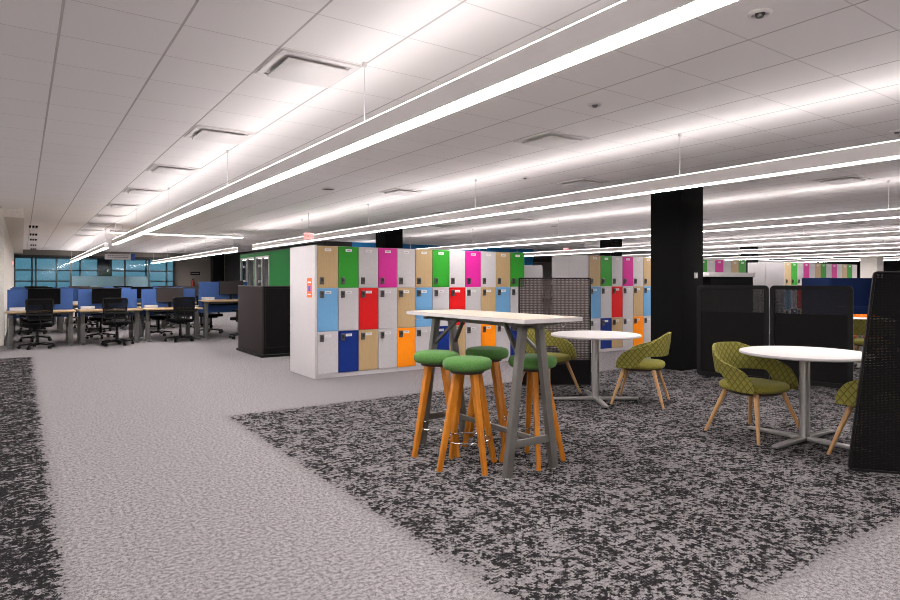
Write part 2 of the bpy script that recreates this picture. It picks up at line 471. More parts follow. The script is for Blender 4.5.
for i, s in enumerate((2.0, 5.68, 10.95, 15.75, 20.5, 26.0, 32.0)):
    pendant(s, -3.4, 18.4, {0: 'long white linear pendant light crossing the ceiling overhead, nearest one',
        1: 'long white linear pendant light over the near lockers and bar table'}.get(i, 'long white linear pendant light, %s row counted from the desks' % names[i]))
    if i < 2 or i in (2, 3): pendant(s, 20.3, 35.75, {0: 'far white linear pendant light over the desks, leftmost',
        1: 'far white linear pendant light ending beside the green booths'}.get(i, 'far white linear pendant light in the %s row behind the lockers' % names[i]))
pendant(-1.68, -3.4, 14.5, 'unseen linear pendant light added to brighten the left side, by the carpet strip')  # out-of-view lamp, added to brighten the ceiling on the left
pendant(-5.36, -3.4, 14.5, 'unseen linear pendant light added by the white side wall for more light')  # another unseen lamp, added for more light from the left
th = thing('pendant_light', 'slim white cross light between two long pendants over the desks', 'light', (2.0, 19.3, 2.69))
B('housing', 'housing', (0, 3.6, -.05, .05, .004, .07), th, .003); 
bm = bmesh.new()
for i in range(3): box(bm, .02+1.19*i, .02+1.19*(i+1)-.002, -.045, .045, 0, .0039)
obj('lower_lens', bm, 'lens_down', th)
for x in (.3, 3.3):
    bm = bmesh.new(); tube(bm, (x,0,.07), (x,0,CEIL-2.69), .004, n=6); obj('suspension_cable', bm, 'cable', th)

# ------------------------------------------------------------------ ceiling fittings
TP = .6096
def ceiling_diffuser():
    th = thing('ceiling_diffuser', '', 'air vent', (0,0,CEIL), 0, 'square ceiling air diffusers')
    bm = bmesh.new(); q = .29
    for a, b, c, d in ((-q,q,-q,-q+.05),(-q,q,q-.05,q),(-q,-q+.05,-q+.05,q-.05),(q-.05,q,-q+.05,q-.05)): box(bm, a, b, c, d, -.016, 0)
    obj('frame', bm, 'diffuser_white', th, .003, 1)
    B('throat', 'diffuser_white', (-q+.05, q-.05, -q+.05, q-.05, -.006, 0), th)
    bm = bmesh.new(); r0 = .225
    box(bm, -r0, r0, -r0, r0, -.040, -.028)
    obj('face_plate', bm, 'diffuser_white', th, .005, 2)
    bm = bmesh.new()
    for a in (-.12, .12):
        for b in (-.12, .12): tube(bm, (a,b,-.028), (a,b,-.006), .006, n=8)
    obj('hanger', bm, 'cable', th)
    return th
dproto = ceiling_diffuser()
places = [(1.715, 4.305+2.4384*k, 'square white air diffuser beside the nearest pendant, %s from the front' % ORD[k]) for k in range(9)]
places += [(4.763, 4.915, 'square white air diffuser above the bar table, dark slot showing'),
           (7.20, 6.745, 'square air diffuser in front of the black column'),
           (5.375, 9.18, 'square air diffuser above the near lockers'),
           (7.81, 11.62, 'square air diffuser behind the near lockers, shadowed slot'),
           (10.25, 4.305, 'square air diffuser beside the black column at right'),
           (10.25, 11.62, 'square air diffuser beyond the middle locker bank'),
           (9.64, 14.06, 'square air diffuser past the near bank towards the blue wall'),
           (13.9, 9.18, 'square air diffuser over the middle locker bank right of the column'),
           (18.2, 7.35, 'square air diffuser over the far locker bank at right')]
for i, (s, t, lab) in enumerate(places):
    o = dproto if i == 0 else dup(dproto, (0,0,0))
    o.location = (s, t, CEIL); o['label'] = lab
def ceil_disc(name, prof, m, inner, im, s, t, label, cat, part='grille'):
    th = thing(name, label, cat, (s, t, CEIL))
    bm = bmesh.new(); lathe(bm, prof, 24); obj('ring', bm, m, th)
    bm = bmesh.new(); lathe(bm, inner, 24); obj(part, bm, im, th)
def cpt(x, y):
    Z = 617*(CEIL-1.33)/(282-y); X = (x-450)*Z/617
    return .8216*X+.57*Z, -.57*X+.8216*Z
for x, y, lab in ((328,188.5,'small dark round ceiling speaker above the near lockers'), (554,226,'dark round ceiling speaker between the two locker banks'),
                  (145,251,'dark round ceiling speaker over the far desks'), (896,224.5,'dark round ceiling speaker at far right')):
    s, t = cpt(x, y)
    ceil_disc('ceiling_speaker', [(.11,0),(.12,-.012),(.10,-.016),(.10,0)], 'diffuser_white', [(0,-.012),(.10,-.010),(.10,0)], 'diffuser_dark', s, t, lab, 'speaker')
for x, y, lab in ((760,12.5,'round white sprinkler plate at the top beside the nearest pendant'), (595,104,'small white sensor between nearest pendant and bar table'),
                  (897,131,'white dome detector near the right edge of the ceiling'), (525,177,'small ring shaped ceiling fitting before the second pendant')):
    s, t = cpt(x, y)
    ceil_disc('ceiling_detector', [(.065,0),(.068,-.01),(.05,-.018),(.045,-.012),(.045,0)], 'diffuser_white', [(0,-.03),(.02,-.028),(.026,-.012),(.026,0)], 'lock_metal', s, t, lab, 'detector', 'sensor')
for i, t in enumerate((20.7, 24.1, 27.0, 31.0, 34.6)):
    th = thing('slot_vent', 'black slot vent in the ceiling near the left wall, %s from the front' % ORD[i], 'air vent', (.0146*t*.86, t, CEIL), 0, 'black slot vents')
    bm = bmesh.new()
    for k in range(3): box(bm, -.10+.075*k, -.10+.075*k+.05, -.22, .22, -.05, 0)
    obj('slot', bm, 'black_plastic', th, .004)
    B('rim', 'diffuser_white', (-.13, .13, -.25, .25, -.006, 0), th)

# ------------------------------------------------------------------ lockers
TOP = ['tan','green','white','pink','white']; MID = ['blue','white','red','white','tan']; LOW = ['white','navy','tan','white','orange']
W = .314; LT = 7.99; LD = .94
ROWS = [(.06, .645), (.645, 1.247), (1.247, 1.83)]
def locker_door_mesh():
    me = {}
    for r, (z0, z1) in enumerate(ROWS):
        bm = bmesh.new(); box(bm, .004, W-.004, -.018, -.001, .003, z1-z0-.003)
        me[r] = mesh_of('locker_door', bm, None, .002, 1)
    return me
_door_cache = {}
bm = bmesh.new(); box(bm, -.028, .028, -.022, 0, -.050, .050); LOCK_BODY = mesh_of('lock', bm, 'lock_metal', .004)
bm = bmesh.new(); box(bm, -.018, .018, -.030, -.022, -.012, .036); LOCK_KEYS = mesh_of('keypad', bm, 'lock_black', .003)
bm = bmesh.new(); box(bm, -.048, .048, -.003, 0, -.018, .018); LABEL = mesh_of('label_plate', bm, 'label_white')
bm = bmesh.new(); box(bm, -.026, .026, -.004, -.003, -.004, .004); PRINT = mesh_of('print', bm, 'print_grey')
def link(name, me, parent, loc):
    o = bpy.data.objects.new(name, me); C.objects.link(o); o.parent = parent; o.location = loc; return o
def locker_column(i, body_me):
    th = thing('locker_column', '', 'locker', (0,0,0))
    link('body', body_me, th, (0,0,0))
    for r, pal in ((2, TOP), (1, MID), (0, LOW)):
        col = pal[i % 5]; z0, z1 = ROWS[r]; key = (r, col)
        if key not in _door_cache:
            bm = bmesh.new(); box(bm, .004, W-.004, -.018, -.001, .003, z1-z0-.003)
            _door_cache[key] = mesh_of('locker_door', bm, 'locker_'+col, .002, 1)
        d = link('locker_door', _door_cache[key], th, (0,0,z0)); d['label'] = col + ' locker door'
        h = z1-z0
        if r == 2: lk, lb = (.062, .10), (.157, h-.055)
        else: lk, lb = (.062, h-.088), (.158, h-.062)
        k = link('lock', LOCK_BODY, d, (lk[0], -.018, lk[1]))
        # keypad is folded into the lock's own object tree at part level: joined mesh below
        p = link('label_plate', LABEL, d, (lb[0], -.018, lb[1]))
    return th
# lock and label carry their keypad and print in one mesh each
def join_meshes(name, parts):
    bm = bmesh.new(); mats = []
    for me in parts:
        n0 = len(bm.faces); bm.from_mesh(me); bm.faces.ensure_lookup_table()
        mm = me.materials[0]
        if mm not in mats: mats.append(mm)
        for f in bm.faces[n0:]: f.material_index = mats.index(mm)
    me = bpy.data.meshes.new(name); bm.to_mesh(me); bm.free()
    for mm in mats: me.materials.append(mm)
    return me
LOCK_BODY = join_meshes('lock', [LOCK_BODY, LOCK_KEYS]); LABEL = join_meshes('label_plate', [LABEL, PRINT])
bm = bmesh.new(); box(bm, 0, W, 0, LD, .05, 1.83); box(bm, 0, W, -.004, LD, 0, .052); BODY = mesh_of('body', bm, 'locker_white')
protos = [None]*5
def locker_bank(s0, n, where, group):
    for i in range(n):
        if protos[i % 5] is None: o = protos[i % 5] = locker_column(i, BODY)
        else: o = copy_tree(protos[i % 5])
        o.location = (s0+W*i, LT, 0)
        o['label'] = '%s locker column from the left in %s, %s, %s and %s doors' % (ORD[i], where, TOP[i%5], MID[i%5], LOW[i%5])
        o['group'] = group
locker_bank(3.32, 12, 'the near bank', 'locker columns of the near bank')
locker_bank(8.69, 17, 'the middle bank', 'locker columns of the middle bank')
locker_bank(15.82, 13, 'the far bank', 'locker columns of the far bank')
def end_panel(s, two, label):
    th = thing('locker_end_panel', label, 'panel', (s, LT, 0))
    if two:
        B('panel', 'locker_white', (-.03, -.001, -.006, LD/2-.003, 0, 1.84), th, .002); B('panel', 'locker_white', (-.03, -.001, LD/2+.003, LD, 0, 1.84), th, .002)
    else: B('panel', 'locker_white', (-.03, -.001, -.02, LD, 0, 1.84), th, .002)
end_panel(3.32, False, 'white end panel of the near locker bank with orange notice')
end_panel(8.69, True, 'white end panels of the middle locker bank above the mesh screen')
end_panel(15.82, True, 'white end panels of the far locker bank at right')
ps = thing('notice', 'orange notice with blue square on the white locker end', 'sign', (3.289, 8.17, 1.25))
B('sheet', 'poster_orange', (-.003, 0, -.09, .09, -.135, .135), ps)
B('emblem', 'poster_blue', (-.005, -.003, -.045, .045, -.05, .03), ps)
B('print', 'label_white', (-.005, -.003, -.06, .06, .065, .085), ps); B('print', 'label_white', (-.005, -.003, -.06, .06, -.10, -.085), ps)

# ------------------------------------------------------------------ bar table
bt = thing('bar_table', 'tall bar table with pale birch top and grey A-frame legs', 'table', (2.9, 3.70, 0))
TZ = 1.09
bm = bmesh.new(); box(bm, -.262, .262, -.735, .735, TZ-.028, TZ); top = obj('tabletop', bm, 'table_birch', bt, .003)
bm = bmesh.new(); g = .0008
box(bm, -.264, .264, -.7375, -.7345, TZ-.0285, TZ-.0015); box(bm, -.264, .264, .7345, .7375, TZ-.0285, TZ-.0015)
box(bm, -.2645, -.2615, -.7345, .7345, TZ-.0285, TZ-.0015); box(bm, .2615, .2645, -.7345, .7345, TZ-.0285, TZ-.0015)
obj('edge_band', bm, 'table_white', top)
bm = bmesh.new(); bar(bm, (0,-.60,TZ-.055), (0,.60,TZ-.055), .06, .05); 
for y in (-.53, .55): bar(bm, (-.20,y,TZ-.045), (.20,y,TZ-.045), .05, .03)
obj('beam', bm, 'steel_grey', bt, .003)
for y0 in (-.505, .57):
    for sx in (-1, 1):
        bm = bmesh.new(); bar(bm, (sx*.215, y0, .012), (sx*.075, y0, TZ-.055), .058, .045, .056, .045, up=(0,1,0)); obj('leg', bm, 'steel_grey', bt, .004)
        bm = bmesh.new(); tube(bm, (sx*.216, y0, 0), (sx*.216, y0, .014), .014, n=12); obj('foot_glide', bm, 'white_plastic', bt)
    bm = bmesh.new(); bar(bm, (-.185, y0, .225), (.185, y0, .225), .022, .05); obj('crossbar', bm, 'steel_grey', bt, .002)
    d = 1 if y0 < 0 else -1
    for sx in (-1, 1):
        bm = bmesh.new(); bar(bm, (sx*.10, y0+d*.02, TZ-.26), (sx*.03, y0+d*.24, TZ-.06), .03, .022); obj('brace', bm, 'steel_grey', bt, .003)
bm = bmesh.new(); bar(bm, (0,-.50,.25), (0,.565,.25), .03, .035); obj('stretcher', bm, 'steel_grey', bt, .002)
for x, y in ((-.20, .64), (.235, -.60)):
    bm = bmesh.new(); path_tube(bm, [(x,y,TZ-.028),(x,y,TZ-.055)]+[(x-.018+.018*math.cos(a), y, TZ-.055+.018*math.sin(-a)) for a in [k*math.pi/8 for k in range(1,9)]], .003, 6)
    obj('bag_hook', bm, 'alu', bt)

# ------------------------------------------------------------------ stools
def make_stool():
    th = thing('bar_stool', '', 'stool', (0,0,0), 0, 'green bar stools')
    bm = bmesh.new()
    prof = [(0,.702),(.150,.702),(.168,.709),(.177,.725),(.179,.745),(.175,.765),(.163,.778),(.14,.784),(.08,.787),(0,.787)]
    lathe(bm, prof, 48); obj('seat', bm, 'stool_fabric', th, sharp=60)
    bm = bmesh.new(); lathe(bm, [(0,.680),(.12,.680),(.125,.688),(.125,.702),(0,.702)], 32); obj('seat_plate', bm, 'seat_underside', th)
    for k in range(4):
        a = math.pi/2*k+math.pi/4; c, s = math.cos(a), math.sin(a)
        bm = bmesh.new(); bar(bm, (.232*c, .232*s, 0), (.085*c, .085*s, .686), .034, .030, .052, .042, up=(-s, c, 0)); obj('leg', bm, 'stool_wood', th, .005)
    bm = bmesh.new(); path_tube(bm, [(.162*math.cos(k*math.pi/24), .162*math.sin(k*math.pi/24), .205) for k in range(48)], .0055, 8, True)
    obj('footrest_ring', bm, 'chrome', th)
    return th
st = make_stool()
def ang(ds, dt): return math.atan2(dt, ds)-math.pi/4
for i, (s, t, a, lab) in enumerate(((2.635, 3.579, ang(-.233,.019), 'green topped bar stool nearest the viewer, in front of the table'),
        (2.675, 4.040, ang(-.235,-.04), 'green topped bar stool leftmost, at the far left corner of the table'),
        (3.170, 4.030, ang(-.244,-.001), 'green topped bar stool behind the table, half hidden by nearest stool'),
        (3.110, 3.410, ang(-.117,-.19), 'green topped bar stool standing behind the near grey table legs'))):
    o = st if i == 0 else dup(st, (0,0,0)); o.location = (s, t, 0); o.rotation_euler.z = a; o['label'] = lab

# ------------------------------------------------------------------ tub chairs
def tub_chair(quilt, fabric):
    th = thing('tub_chair', '', 'chair')
    a, b, yf = .325, .302, .250
    # path from the right arm front round the back to the left arm front
    P = []
    for k in range(7): P.append((a, yf-yf*k/7, 1.0))
    for k in range(41):
        f = math.pi*k/40; e = .88
        cx, sx = math.cos(f), math.sin(f)
        P.append((a*math.copysign(abs(cx)**e, cx), -b*abs(sx)**e, 0))
    for k in range(7): P.append((-a, yf*(k+1)/7, 1.0))
    L = [0]
    for p, q in zip(P, P[1:]): L.append(L[-1]+math.hypot(q[0]-p[0], q[1]-p[1]))
    T = L[-1]; mid = T/2
    def sm(t): t = max(0, min(1, t)); return t*t*(3-2*t)
    def ztop(l):
        q = abs(l-mid)/mid                                   # 0 back centre .. 1 arm front
        K = ((0,.778),(.2,.775),(.32,.745),(.45,.690),(.6,.640),(.75,.610),(.86,.575),(.94,.525),(1.0,.455))
        for (q0, z0), (q1, z1) in zip(K, K[1:]):
            if q <= q1: return z0+(z1-z0)*(q-q0)/(q1-q0)
        return .455
    def zlow(l):
        q = abs(l-mid)/mid
        return .535-.135*sm((q-.52)/.22)
    NV = 9
    bm = bmesh.new(); uvl = bm.loops.layers.uv.new('UVMap')
    def pt(i, v, inner):
        x, y, _ = P[i]; l = L[i]; z = zlow(l)+(ztop(l)-zlow(l))*v
        lean = .90+.10*sm((z-.40)/.30)
        q = abs(l-mid)/mid; lean += .05*max(0, (z-.62)/.15)*(1-q)
        thick = .034*(1-.35*v)
        if inner:
            nx, ny = (x/a/a, y/b/b) if y < 0 else (math.copysign(1, x), 0)
            h = math.hypot(nx, ny); x -= nx/h*thick; y -= ny/h*thick
        if y > 0: x *= 1-.06*(y/yf)**2
        return Vector((x*lean, y*lean, z)), (l, z)
    grids = []
    for inner in (0, 1):
        g = []
        for i in range(len(P)):
            col = []
            for k in range(NV+1):
                co, uv = pt(i, k/NV, inner); v = bm.verts.new(co); col.append((v, uv))
            g.append(col)
        grids.append(g)
    def quad(vs):
        f = bm.faces.new([v for v, u in vs])
        for lp, (v, u) in zip(f.loops, vs): lp[uvl].uv = u
    O, I = grids; n = len(P)
    for i in range(n-1):
        for k in range(NV):
            quad((O[i][k], O[i+1][k], O[i+1][k+1], O[i][k+1])); quad((I[i][k], I[i][k+1], I[i+1][k+1], I[i+1][k]))
        quad((O[i][NV], O[i+1][NV], I[i+1][NV], I[i][NV])); quad((O[i][0], I[i][0], I[i+1][0], O[i+1][0]))
    for i in (0, n-1):
        for k in range(NV): quad((O[i][k], O[i][k+1], I[i][k+1], I[i][k]))
    o = obj('backrest', bm, quilt, th, sharp=70)
    md = o.modifiers.new('round', 'BEVEL'); md.width = .010; md.segments = 3; md.limit_method = 'ANGLE'; md.angle_limit = R(50)
    # seat cushion: rounded squircle
    bm = bmesh.new()
    def sq(r, z, n=44):
        out = []
        for i in range(n):
            f = 2*math.pi*i/n; c, s = math.cos(f), math.sin(f); e = .72
            out.append(bm.verts.new((.254*r*math.copysign(abs(c)**e, c), .004+.255*r*math.copysign(abs(s)**e, s), z)))
        return out
    rings = [sq(.55,.392), sq(.92,.392), sq(.985,.402), sq(1.0,.422), sq(.985,.444), sq(.92,.457), sq(.7,.464), sq(.35,.467)]
    for A, Bq in zip(rings, rings[1:]):
        for i in range(len(A)): bm.faces.new((A[i], A[(i+1)%len(A)], Bq[(i+1)%len(A)], Bq[i]))
    bm.faces.new(rings[0][::-1]); bm.faces.new(rings[-1])
    obj('seat', bm, fabric, th, sharp=60)
    bm = bmesh.new(); lathe(bm, [(0,.362),(.20,.362),(.225,.372),(.235,.392),(0,.392)], 32, (0,.005)); obj('seat_base', bm, 'seat_underside', th)
    for sx in (-1, 1):
        for sy in (-1, 1):
            bm = bmesh.new(); tube(bm, (sx*.285, sy*.270+.005, 0), (sx*.165, sy*.155+.005, .378), .0125, .022, 14); obj('leg', bm, 'chair_wood', th)
    return th
tc = tub_chair('quilt_green', 'seat_fabric')
def face(ds, dt): return math.atan2(dt, ds)-math.pi/2
for i, (s, t, a, lab) in enumerate(((5.65, 4.42, face(-.50, .86), 'olive quilted tub chair beside the black column, back to the viewer'),
        (5.18, 5.42, face(.10, -1), 'olive quilted tub chair in front of the mesh screen, partly behind bar table'),
        (5.27, 2.93, face(-.16, -.98), 'olive quilted tub chair at the large white table, in front of dark screens'),
        (5.40, 1.985, face(-.05, 1), 'olive quilted tub chair mostly hidden behind the slanted mesh screen'))):
    o = tc if i == 0 else dup(tc, (0,0,0)); o.location = (s, t, 0); o.rotation_euler.z = a; o['label'] = lab; o['group'] = 'olive tub chairs'
o = dup(tc, (10.55, 4.05, 0), face(1, .2), 'lime tub chair seen past the edge of the dark screen'); o['group'] = 'olive tub chairs'
oc = tub_chair('quilt_orange', 'seat_fabric_orange'); oc['label'] = 'orange tub chair behind a white table beyond dark screens'; oc.location = (11.55, 4.55, 0); oc.rotation_euler.z = face(-1, -.3)

# ------------------------------------------------------------------ round tables
def round_table():
    th = thing('round_table', '', 'table', (0,0,0), 0, 'white round tables')
    bm = bmesh.new(); lathe(bm, [(0,.722),(.48,.722),(.49,.725),(.495,.730),(.495,.740),(.492,.746),(.485,.748),(0,.748)], 72); obj('tabletop', bm, 'table_white', th)
    bm = bmesh.new(); lathe(bm, [(0,.03),(.040,.03),(.040,.706),(.11,.710),(.11,.722),(0,.722)], 24); obj('column', bm, 'alu', th)
    for k in range(4):
        a = k*math.pi/2; c, s = math.cos(a), math.sin(a)
        bm = bmesh.new(); bar(bm, (.03*c,.03*s,.030), (.48*c,.48*s,.026), .062, .034, .050, .022); obj('foot', bm, 'alu', th, .004)
        bm = bmesh.new(); tube(bm, (.45*c,.45*s,0), (.45*c,.45*s,.018), .018, n=12); obj('glide', bm, 'black_plastic', th)
    return th
rt = round_table(); rt.location = (5.367, 2.544, 0); rt['label'] = 'white round pedestal table at right between two olive chairs'
dup(rt, (5.29, 4.76, 0), R(-34.75), 'white round pedestal table in the middle before the mesh screen')
dup(rt, (10.95, 4.35, 0), R(20), 'white round table glimpsed past the dark screens at right')

# ------------------------------------------------------------------ screens
def screen(name, label, corners, loc, rz, frame_m, mats, split=None, fw=.022, depth=.03, foot=True, rad=.06):
    """corners in the panel's own (x, z); upper mesh over a lower solid pane when split is a height"""
    th = thing(name, label, 'screen', loc, rz, None)
    outer = round_poly([Vector(c) for c in corners], rad); inner = inset_poly(outer, fw)
    bm = bmesh.new(); ring_frame(bm, outer, inner, -depth/2, depth/2); obj('frame', bm, frame_m, th, .003, 1)
    bm = bmesh.new()
    if split is None:
        plate(bm, inner, -.003, .003); obj('panel', bm, mats[0], th)
    else:
        def edge_x(z, side):
            c = [p for p in inner]; best = []
            N = len(c)
            for i in range(N):
                p, q = c[i], c[(i+1)%N]
                if (p.y-z)*(q.y-z) <= 0 and p.y != q.y: best.append(p.x+(q.x-p.x)*(z-p.y)/(q.y-p.y))
            return min(best) if side < 0 else max(best)
        zl, zr = split, split
        xl, xr = edge_x(split, -1), edge_x(split, 1)
        up = [p for p in inner if p.y > split]; lo = [p for p in inner if p.y <= split]
        cen = Vector((sum(p.x for p in inner)/len(inner), 0))
        def ordered(pts, zc):
            c0 = Vector((cen.x, zc)); return sorted(pts, key=lambda p: math.atan2(p.y-c0.y, p.x-c0.x))
        zt = max(p.y for p in inner); zb = min(p.y for p in inner)
        plate(bm, ordered(up+[Vector((xl, split)), Vector((xr, split))], (zt+split)/2), -.003, .003); obj('mesh_panel', bm, mats[0], th)
        bm = bmesh.new(); plate(bm, ordered(lo+[Vector((xl, split)), Vector((xr, split))], (zb+split)/2), -.008, .008); obj('lower_panel', bm, mats[1], th)
    if foot:
        x0 = min(p.x for p in outer); x1 = max(p.x for p in outer); zb = min(p.y for p in outer)
        for x in (x0+.14, x1-.14):
            bm = bmesh.new(); box(bm, x-.03, x+.03, -.09, .09, 0, .014); box(bm, x-.015, x+.015, -.014, .014, .012, zb+.01); obj('foot', bm, frame_m, th, .003)
    return th
def seg(a, b): return math.hypot(b[0]-a[0], b[1]-a[1]), math.atan2(b[1]-a[1], b[0]-a[0])
# mesh screen behind the middle table
a, b = (5.17, 5.93), (5.925, 5.41); L, rz = seg(a, b)
screen('mesh_screen', 'brown-black see-through mesh screen behind the middle table', [(0,.02),(L,.02),(L,1.385),(0,1.385)], (*a, 0), rz, 'screen_frame', ('mesh_wide', 'screen_fabric'), .34, .016, .03, rad=.02)
# two dark screens right of the column
a, b = (7.843, 5.183), (8.343, 3.377); L, rz = seg(a, b); h = L/2
for k in (0, 1):
    p = (a[0]+(b[0]-a[0])*k/2, a[1]+(b[1]-a[1])*k/2, 0)
    o = screen('divider_screen', ('dark fabric divider screen with mesh top, next to the black column', 'dark fabric divider screen with mesh top, behind the right white table')[k],
           [(.008,.02),(h-.008,.02),(h-.008,1.285),(.008,1.285)], p, rz, 'screen_frame', ('mesh_fine', 'screen_fabric'), .92, .055, .045, rad=.055)
    o['group'] = 'dark divider screens right of the column'
# slanted screen in the right foreground
screen('slanted_screen', 'large black perforated screen with slanted edge at the right foreground', [(0,0),(1.05,0),(1.05,1.405),(.16,1.405)], (4.80, 1.985, 0), math.atan2(-.787, .616), 'screen_frame', ('mesh_dense', 'screen_fabric'), None, .016, .03, foot=False, rad=.03)
# dark corner of screens left of the lockers
th = thing('corner_screen', 'brown-black solid screen corner standing left of the lockers', 'screen', (3.47, 10.79, 0))
bm = bmesh.new(); box(bm, 0, .035, 0, 1.47, .05, 1.25); obj('side_panel', bm, 'screen_fabric_grey', th, .008)
bm = bmesh.new(); box(bm, .035, 1.2, 0, .035, .05, 1.25); obj('front_panel', bm, 'screen_fabric', th, .006)
bm = bmesh.new(); ring_frame(bm, [Vector(c) for c in ((.05,.16),(1.18,.16),(1.18,1.22),(.05,1.22))], [Vector(c) for c in ((.065,.175),(1.165,.175),(1.165,1.205),(.065,1.205))], -.006, .0)
obj('front_trim', bm, 'screen_frame', th)
bm = bmesh.new(); box(bm, -.03, .05, -.03, 1.50, 0, .045); box(bm, .05, 1.2, -.03, .06, 0, .045); obj('plinth', bm, 'screen_frame', th, .01)
bm = bmesh.new(); box(bm, -.006, .041, -.006, 1.476, 1.25, 1.262); box(bm, .041, 1.2, -.006, .041, 1.25, 1.262); obj('top_cap', bm, 'screen_frame_grey', th, .003)

# ------------------------------------------------------------------ green phone booths
for k, (t0, t1, kind) in enumerate(((13.55, 15.25, 'solid'), (15.25, 16.45, 'door'), (16.45, 17.82, 'door'))):
    th = thing('phone_booth', ('green booth with plain green side nearest the lockers', 'green phone booth with glass door in the middle', 'green phone booth with glass door beside the desks')[k], 'booth', (5.1, t0, 0), 0, 'green phone booths')
    D = t1-t0
    bm = bmesh.new(); box(bm, 0, 1.2, 0, .05, 0, 2.1); box(bm, 0, 1.2, D-.05, D-.002, 0, 2.1); box(bm, 1.15, 1.2, .05, D-.05, 0, 2.1); 
    if kind == 'solid': box(bm, 0, .05, .05, D-.05, 0, 2.0)
    box(bm, 0, .05, .05, D-.05, 2.0, 2.1)
    obj('shell', bm, 'booth_green', th)
    B('added_roof', 'diffuser_dark', (.05, 1.15, .05, D-.05, 2.02, 2.08), th)  # unseen grey top, added to keep green bounce off the ceiling
    bm = bmesh.new(); box(bm, 0, 1.2, 0, D-.002, 2.1, 2.112); obj('added_roof_cap', bm, 'diffuser_dark', th)  # dark unseen cover, added against green glow on the ceiling
    if kind == 'door':
        B('back_lining', 'booth_inside', (1.1, 1.15, .05, D-.05, 0, 2.0), th)
        B('side_lining', 'booth_inside', (.06, 1.1, D-.08, D-.05, 0, 2.0), th)
        bm = bmesh.new(); f = .05
        for q in ((.05,.05+f,0,2.0),(D-.05-f,D-.05,0,2.0),(D*.50,D*.50+f,0,2.0)): box(bm, -.01, .05, q[0], q[1], q[2], q[3])
        box(bm, -.01, .05, .05, D-.05, 1.95, 2.0); box(bm, -.01, .05, .05, D-.05, 0, .06)
        dr = obj('door', bm, 'alu', th, .004, 1)
        B('pane', 'booth_glass', (.018, .026, .10, D-.10, .06, 1.95), dr)
        for z in (1.35, 1.75):
            bm = bmesh.new(); tube(bm, (-.02, D*.72, z), (.018, D*.72, z), .035, n=16); obj('hinge_disc', bm, 'white_plastic', dr)
        B('shelf', 'label_white', (.5, 1.1, .06, D*.45, .98, 1.02), th)
        B('shelf', 'label_white', (.5, 1.1, .06, D*.45, 1.50, 1.53), th)

# ------------------------------------------------------------------ desks
def make_desk(h):
    th = thing('desk', '', 'desk', (0,0,0), 0)
    w = 1.20
    B('desktop', 'desk_oak', (0, w, 0, .74, h-.03, h), th, .004)
    B('privacy_screen', 'screen_blue', (.02, w-.02, .745, .775, h-.16, h+.435), th, .006)
    for x in (.08, w-.08):
        bm = bmesh.new(); box(bm, x-.035, x+.035, .05, .69, 0, .03); box(bm, x-.045, x+.045, .30, .40, .03, h-.30); box(bm, x-.036, x+.036, .309, .391, h-.30, h-.05); box(bm, x-.03, x+.03, .06, .68, h-.055, h-.03)
        obj('leg', bm, 'alu_desk', th, .004)
    B('crossbar', 'alu_desk', (.08, w-.08, .33, .37, h-.09, h-.05), th)
    B('cable_tray', 'black_plastic', (.25, w-.25, .52, .68, h-.13, h-.05), th)
    return th
mat('alu_desk', (.15, .146, .142), .5, .3)
def make_monitor(m, w=.58, hh=.34, base=.12):
    th = thing('monitor', '', 'monitor')
    bm = bmesh.new(); box(bm, -w/2, w/2, 0, .035, base, base+hh); c = obj('casing', bm, 'black_plastic', th, .006)
    B('display', m, (-w/2+.008, w/2-.008, -.002, .0, base+.012, base+hh-.008), th)
    bm = bmesh.new(); box(bm, -.03, .03, .036, .06, .01, base+.2); obj('stem', bm, 'black_plastic', th, .004)
    bm = bmesh.new(); box(bm, -.11, .11, -.05, .13, 0, .012); obj('base', bm, 'black_plastic', th, .004)
    return th
